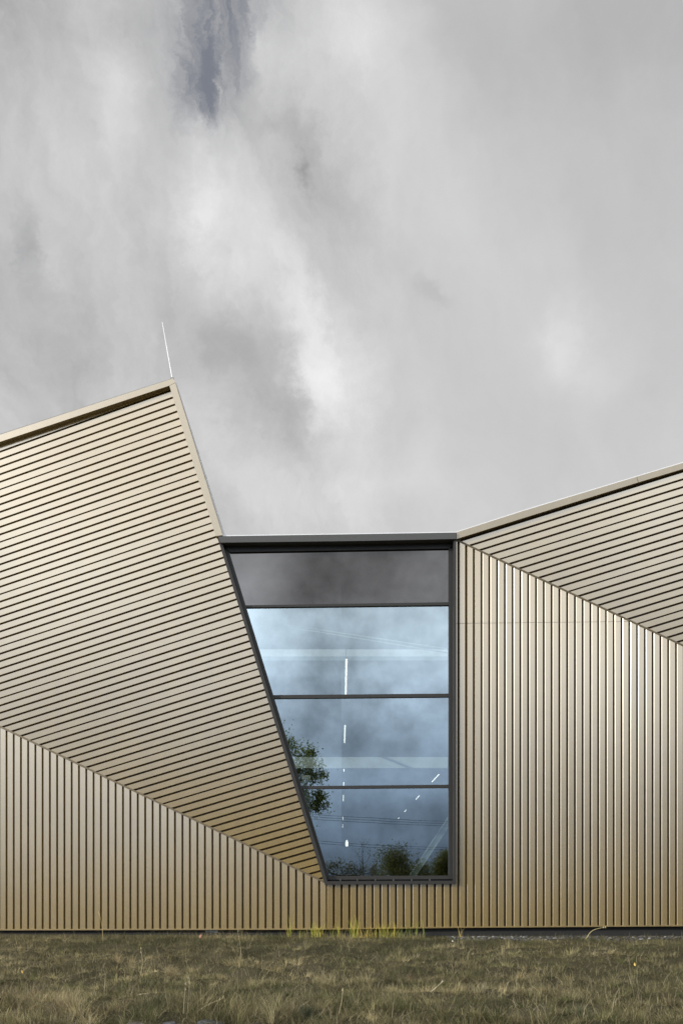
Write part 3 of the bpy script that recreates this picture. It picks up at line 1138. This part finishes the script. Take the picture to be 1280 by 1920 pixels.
tuft(664, 0.035, 0.36, 18, [LIM, YEL, YEL], 'tallest yellow tuft under the left half of the window')
tuft(678, 0.05, 0.20, 14, [YEL, ORA], 'low yellow tuft right of the tallest one')
tuft(692, 0.05, 0.25, 18, [ORA, YEL], 'ochre grass tuft below the middle of the sill')
tuft(716, 0.035, 0.27, 14, [LIM, YEL], 'lime yellow tuft just right of the sill middle')
tuft(727, 0.04, 0.30, 18, [YEL, YEL, LIM], 'dense bright yellow tuft under the right half of the window')
tuft(749, 0.03, 0.19, 12, [LIM, YEL], 'thin low lime tuft between two taller ones at right')
tuft(777, 0.05, 0.34, 10, [LIM, (0.30, 0.36, 0.08)], 'green splayed tuft under the right end of the sill')
tuft(862, 0.015, 0.28, 5, [YEL, ORA], 'sparse yellow shoot below the right window jamb')


def stalk(pts, r0, col, label, cat='dry stalk', group='dry grass stalks'):
    """one bent stem given by places of the drawing; it stands on the ground at its first point"""
    (bx, by) = pts[0]
    x, y, z = gpoint(bx, by)
    Z = y + 20
    P = [Vector((0, 0, -0.02))]
    for k, (px, py) in enumerate(pts[1:]):
        dd = 0.05 * (k + 1)
        P.append(Vector(((px - bx) * Z / FPX, -dd * 0.6, (by - py) * Z / FPX)))
    g = Geo()
    # resample smoothly
    Q = []
    for i in range(len(P) - 1):
        for t in (0, 0.33, 0.66):
            a, b_, c, d = P[max(i - 1, 0)], P[i], P[i + 1], P[min(i + 2, len(P) - 1)]
            Q.append(0.5 * ((2 * b_) + (c - a) * t + (2 * a - 5 * b_ + 4 * c - d) * t * t + (3 * b_ - a - 3 * c + d) * t ** 3))
    Q.append(P[-1])
    g.tube(Q, [r0 * (1 - 0.75 * i / (len(Q) - 1)) for i in range(len(Q))], 5)
    # a few seed husks near the tip
    for i in range(2):
        q = Q[-1 - i % 3] + Vector((random.uniform(-.012, .012), random.uniform(-.01, .01), random.uniform(-.02, .02)))
        g.tube([q, q + Vector((random.uniform(-.01, .01), 0, .03))], [r0 * 1.3, r0 * 0.3], 4)
    m = simple('dry stalk', col, 0.8, 0, 0.2, 20)
    o = g.build('dry_stalk', m)
    o.location = (x, y, z)
    tag(o, label, cat, group)


STR = (0.46, 0.39, 0.24)
stalk([(194, 1752), (192, 1722), (188, 1700)], 0.006, (0.45, 0.36, 0.15), 'lone ochre stalk upright against the wall at far left')
stalk([(1096, 1745), (1106, 1731), (1118, 1725), (1132, 1722)], 0.006, (0.62, 0.52, 0.26), 'long arched straw blade bowing over the wall foot at right')
stalk([(448, 1815), (452, 1782), (446, 1745)], 0.006, STR, 'tall straw stalk left of the window, before the wall')
stalk([(262, 1832), (268, 1806), (266, 1780)], 0.006, STR, 'upright pale stalk in a thin clump at left')
stalk([(344, 1902), (346, 1880), (349, 1850)], 0.006, (0.36, 0.30, 0.2), 'left one of two upright stems above the stones')
stalk([(352, 1902), (354, 1875), (357, 1838)], 0.006, (0.36, 0.30, 0.2), 'right one of two upright stems above the stones')
stalk([(364, 1900), (390, 1885), (420, 1872)], 0.006, STR, 'slanting straw stem rising right over the stony hollow')
stalk([(252, 1866), (272, 1863), (292, 1868)], 0.008, (0.6, 0.54, 0.38), 'bleached flat blade lying over the edge of the hollow')
stalk([(806, 1858), (818, 1850), (830, 1838)], 0.006, (0.6, 0.54, 0.38), 'short bleached stem tilted in the grass below the window')
stalk([(634, 1905), (640, 1880), (643, 1855)], 0.006, STR, 'slim straw stalk among the grass at bottom middle')
stalk([(1020, 1858), (1040, 1868), (1062, 1872)], 0.006, STR, 'drooping pale stem in the dark grass at lower right')


def leaf_on_ground(px, py, size, col, label):
    x, y, z = gpoint(px, py)
    g = Geo()
    outl = [(0, -1), (.35, -.5), (.5, 0), (.3, .55), (0, 1), (-.3, .5), (-.5, 0), (-.32, -.55)]
    top = [Vector((a * size, b * size, 0.012 * (1 - abs(a) * 2) + random.uniform(0, .006))) for a, b in outl]
    g.prism([p + Vector((0, 0, .002)) for p in top], top)
    o = g.build('fallen_leaf', simple('fallen leaf', col, 0.7, 0, 0.2, 30))
    o.location = (x, y, z + 0.11)
    o.rotation_euler = (R(55), R(random.uniform(-30, 30)), R(random.uniform(-40, 40)))
    tag(o, label, 'leaf', 'fallen leaves')


leaf_on_ground(42, 1838, 0.03, (0.55, 0.36, 0.10), 'small ochre leaf in the grass at far left')
leaf_on_ground(376, 1768, 0.045, (0.42, 0.22, 0.15), 'reddish curled leaf in the short grass near the wall')
leaf_on_ground(1189, 1823, 0.035, (0.60, 0.42, 0.10), 'yellow leaf in the grass at lower right')
leaf_on_ground(848, 1777, 0.022, (0.65, 0.62, 0.55), 'tiny whitish leaf in the grass below the window jamb')


def rock(px, py, sx, sy, sz, col, seed, label):
    x, y, z = gpoint(px, py)
    b = bmesh.new()
    bmesh.ops.create_icosphere(b, subdivisions=3, radius=1)
    r = random.Random(seed)
    ph = [r.uniform(0, 6) for _ in range(6)]
    for v in b.verts:
        c = v.co
        k = 1 + 0.16 * math.sin(3 * c.x + ph[0]) + 0.13 * math.sin(4 * c.y + ph[1]) + 0.10 * math.sin(6 * c.z + 3 * c.x + ph[2]) + 0.05 * math.sin(11 * c.x + 9 * c.y + ph[3])
        c = c * k
        c = Vector((math.copysign(abs(c.x) ** 0.8, c.x), math.copysign(abs(c.y) ** 0.8, c.y), math.copysign(min(abs(c.z), .78), c.z)))
        v.co = Vector((c.x * sx, c.y * sy, c.z * sz))
    me = bpy.data.meshes.new('stone')
    b.to_mesh(me)
    b.free()
    o = bpy.data.objects.new('stone', me)
    COL.objects.link(o)
    m = simple('field stone', col, 0.9, 0, 0.45, 14, 0.2, 0.9)
    me.materials.append(m)
    o.location = (x, y - 0.08, z - 0.055)
    o.rotation_euler = (R(r.uniform(-8, 8)), R(r.uniform(-8, 8)), R(r.uniform(-30, 30)))
    tag(o, label, 'stone', 'stones in the bare hollow')


rock(262, 1918, 0.22, 0.12, 0.07, (0.11, 0.095, 0.08), 1, 'wide tan stone at the left end of the stony hollow')
rock(312, 1917, 0.13, 0.11, 0.07, (0.11, 0.11, 0.12), 2, 'dark grey stone, second from the left in the hollow')
rock(350, 1919, 0.15, 0.11, 0.06, (0.125, 0.105, 0.085), 3, 'pale brown stone in the middle of the hollow')
rock(400, 1916, 0.18, 0.12, 0.08, (0.07, 0.075, 0.08), 4, 'blackish stone right of the pale brown one')
rock(448, 1919, 0.12, 0.10, 0.06, (0.10, 0.088, 0.073), 5, 'small brown stone at the right end of the hollow')
rock(486, 1917, 0.14, 0.10, 0.06, (0.08, 0.08, 0.08), 6, 'mid grey stone half hidden by the bluish grass')


# ------------------------------------------------------------------ what the window mirrors: trees and wires behind the photographer
MIRROR = 0.15        # the glass plane


def virt(px, py, zv):
    """place behind the camera that the glass shows at this spot"""
    return Vector(((px - CX) * zv / FPX, 2 * MIRROR - (zv - 20), CAM_Z + (HY - py) * zv / FPX))


def make_tree(name, base, top, clumps, nleaf, lsize, cols, label, cat='tree', group=None, bare_tree=False, seed=0, trunk_r=0.12):
    r = np.random.default_rng(seed + 100)
    t = empty(name, base, label, cat, group)
    g = Geo()
    base = Vector(base)
    H = top - base.z
    lean = Vector((r.uniform(-.3, .3), r.uniform(-.3, .3), 0))
    spine = [base + Vector((0, 0, -.1)), base + lean * .2 + Vector((0, 0, H * .3)), base + lean * .6 + Vector((0, 0, H * .62)), base + lean + Vector((0, 0, H * .93))]
    g.tube(spine, [trunk_r, trunk_r * .8, trunk_r * .5, trunk_r * .12], 8)
    for c in clumps:
        c0 = Vector(c[:3])
        k = min(max((c0.z - base.z) / H - 0.15, 0.15), 0.8)
        s = base + lean * k + Vector((0, 0, H * k))
        mid = (s + c0) / 2 + Vector((0, 0, -.05 * H))
        g.tube([s, mid, c0], [trunk_r * .4, trunk_r * .25, trunk_r * .08], 6)
        nt = 10 if bare_tree else 4
        for _ in range(nt):
            e = c0 + Vector(r.normal(0, c[3] * .7, 3)) + Vector((0, 0, c[3] * .35 if bare_tree else 0))
            g.tube([mid.lerp(c0, r.uniform(.2, 1)), e], [trunk_r * .1, trunk_r * .03], 4)
    g.build('trunk', M['bark'], t)
    cen = []
    ws = np.array([c[3] ** 2 for c in clumps])
    ws = ws / ws.sum()
    sub = []
    for c, w_ in zip(clumps, ws):
        for _ in range(max(3, int(14 * w_ * len(clumps)))):
            d = r.normal(0, 1, 3)
            d /= np.linalg.norm(d)
            sub.append((np.array(c[:3]) + d * c[3] * r.uniform(.35, 1.0) ** .6 * np.array([1, 1, .9]), c[3] * r.uniform(.22, .62), r.uniform(.7, 1.25)))
    per = nleaf // len(sub)
    Vs, Ts = [], []
    for (p, s, br) in sub:
        q = p + r.normal(0, s, (per, 3))
        a = r.normal(0, 1, (per, 3))
        a /= np.linalg.norm(a, axis=1)[:, None]
        b2 = np.cross(a, r.normal(0, 1, (per, 3)))
        b2 /= np.linalg.norm(b2, axis=1)[:, None]
        l = lsize * r.uniform(.6, 1.3, (per, 1))
        quad = np.stack([q - a * l, q + b2 * l * .45, q + a * l, q - b2 * l * .45], 1)
        Vs.append(quad.reshape(-1, 3))
        tone = np.array(cols)[r.integers(0, len(cols), per)] * br * r.uniform(.75, 1.25, (per, 1))
        Ts.append(np.repeat(tone, 4, 0))
    Vs, Ts = np.concatenate(Vs), np.concatenate(Ts)
    o = fast_mesh('crown', Vs - np.array(base), np.full(len(Vs) // 4, 4), np.arange(len(Vs)), Ts, M['leaf'])
    o.parent = t
    return t


def gz(x, y):
    return float(ground_z(x, y))


zv = 60.0
cl = []
for (px, py, rad) in ((500, 1420, 1.3), (540, 1400, .45), (565, 1412, .5), (572, 1440, .55), (585, 1456, .45), (540, 1460, 1.0), (495, 1490, 1.6), (560, 1500, .7),
                      (590, 1497, .6), (603, 1492, .45), (596, 1512, .4), (588, 1436, .4), (598, 1455, .35), (580, 1420, .4), (575, 1518, .4), (530, 1530, 1.0), (585, 1580, .35), (560, 1590, .6), (470, 1560, 1.2)):
    v = virt(px, py, zv)
    cl.append((v.x, v.y + random.uniform(-.8, .8), v.z, rad))
b0 = virt(505, 1650, zv)
make_tree('tree', (b0.x, b0.y, gz(b0.x, b0.y)), 9.2, cl, 26000, 0.07, [(0.12, 0.16, 0.045), (0.18, 0.21, 0.06), (0.08, 0.11, 0.03), (0.28, 0.28, 0.09)],
          'slender green tree mirrored at the slanted edge of the window', seed=1, trunk_r=0.14)


def far_tree(px, pytop, wpx, zv, cols, label, seed, n=11000, group='trees mirrored in the window'):
    b = virt(px, 1650, zv)
    zg = gz(b.x, b.y)
    top = virt(px, pytop, zv).z
    w = wpx / 2 * zv / FPX * 1.25
    r = random.Random(seed)
    cl = []
    H = top - zg
    for _ in range(16):
        f = r.uniform(.2, .92)
        wid = w * (1.05 - f * .75)
        a = r.uniform(0, 6.28)
        rr = r.uniform(.2, .75)
        cl.append((b.x + math.cos(a) * wid * rr, b.y + math.sin(a) * wid * rr, zg + H * f, max(.4, w * .42 * (1.15 - f * .5))))
    make_tree('tree', (b.x, b.y, zg), top, cl, n, 0.10, cols, label, group=group, seed=seed, trunk_r=.1)


OL = [(0.10, 0.105, 0.025), (0.16, 0.14, 0.035), (0.07, 0.08, 0.022)]
far_tree(737, 1597, 100, 110, OL, 'round bushy olive tree mirrored low in the window middle', 5)
far_tree(835, 1592, 70, 105, OL, 'dark bushy tree mirrored by the right window jamb', 6)
far_tree(900, 1585, 120, 112, OL, 'wide bushy tree farther right along the hedge line', 7)
far_tree(785, 1622, 80, 116, OL, 'low rounded bush between the two mirrored trees', 8, 6000)
# bare young tree
b = virt(682, 1650, 100)
cl = []
for (px, py, rad) in ((682, 1580, .5), (670, 1600, .6), (694, 1602, .6), (680, 1612, .7), (660, 1618, .5), (704, 1622, .5)):
    v = virt(px, py, 100)
    cl.append((v.x, v.y + random.uniform(-.5, .5), v.z, rad))
make_tree('tree', (b.x, b.y, gz(b.x, b.y)), virt(682, 1570, 100).z, cl, 260, 0.06, OL, 'nearly leafless young tree mirrored beside the hedge', group='trees mirrored in the window', bare_tree=True, seed=12, trunk_r=.07)
# hedge
hx0, hx1 = virt(560, 1650, 118), virt(715, 1650, 118)
cl = []
for k in range(16):
    f = k / 15
    x = hx0.x + (hx1.x - hx0.x) * f
    cl.append((x, hx0.y + random.uniform(-.4, .4), virt(0, 1638 - random.uniform(2, 16) - 8 * (f < .5), 118).z - .3, random.uniform(.55, .95)))
    cl.append((x, hx0.y + random.uniform(-.4, .4), .6, random.uniform(.7, .95)))
make_tree('hedge', ((hx0.x + hx1.x) / 2, hx0.y, gz(0, hx0.y)), 2.0, cl, 9000, 0.10, [(0.11, 0.10, 0.03), (0.15, 0.12, 0.045), (0.05, 0.055, 0.02)],
          'low ragged olive hedge mirrored along the window bottom', 'hedge', seed=15, trunk_r=.08)

# power line behind the photographer
pA_, pB_ = Vector((-26, -66, 0)), Vector((34, -74, 0))
for P_, lab in ((pA_, 'weathered utility pole at the left end of the wires'), (pB_, 'weathered utility pole at the right end of the wires')):
    P_.z = gz(P_.x, P_.y)
    t = empty('utility_pole', P_, lab, 'utility pole', 'utility poles')
    Geo().tube([P_ + Vector((0, 0, -.3)), P_ + Vector((0, 0, 9.6 if P_.x < 0 else 7.0))], [.15, .10], 10).build('post', M['wood_pole'], t)
    zt = 9.3 if P_.x < 0 else 6.7
    for dz_ in (0, -1.5):
        Geo().box((P_.x - .06, P_.y - .9, P_.z + zt + dz_), (P_.x + .06, P_.y + .9, P_.z + zt + .12 + dz_)).build('crossarm', M['wood_pole'], t)
wl = ['highest', 'second highest', 'middle', 'second lowest', 'lowest']
for i, (dy_, dz_) in enumerate(((-.8, 0), (.0, 0), (.8, 0), (-.8, -1.5), (.8, -1.5))):
    a = pA_ + Vector((0, dy_, 9.45 + dz_))
    b = pB_ + Vector((0, dy_, 6.85 + dz_))
    pts = [a.lerp(b, k / 24) + Vector((0, 0, -(1.1 + .25 * i) * 4 * (k / 24) * (1 - k / 24))) for k in range(25)]
    g = Geo()
    g.tube([p - a for p in pts], [.014] * 25, 5)
    o = g.build('power_line', M['wire'])
    o.location = a
    tag(o, f'{wl[i]} of the thin dark wires mirrored in the lowest pane', 'power line', 'power lines')
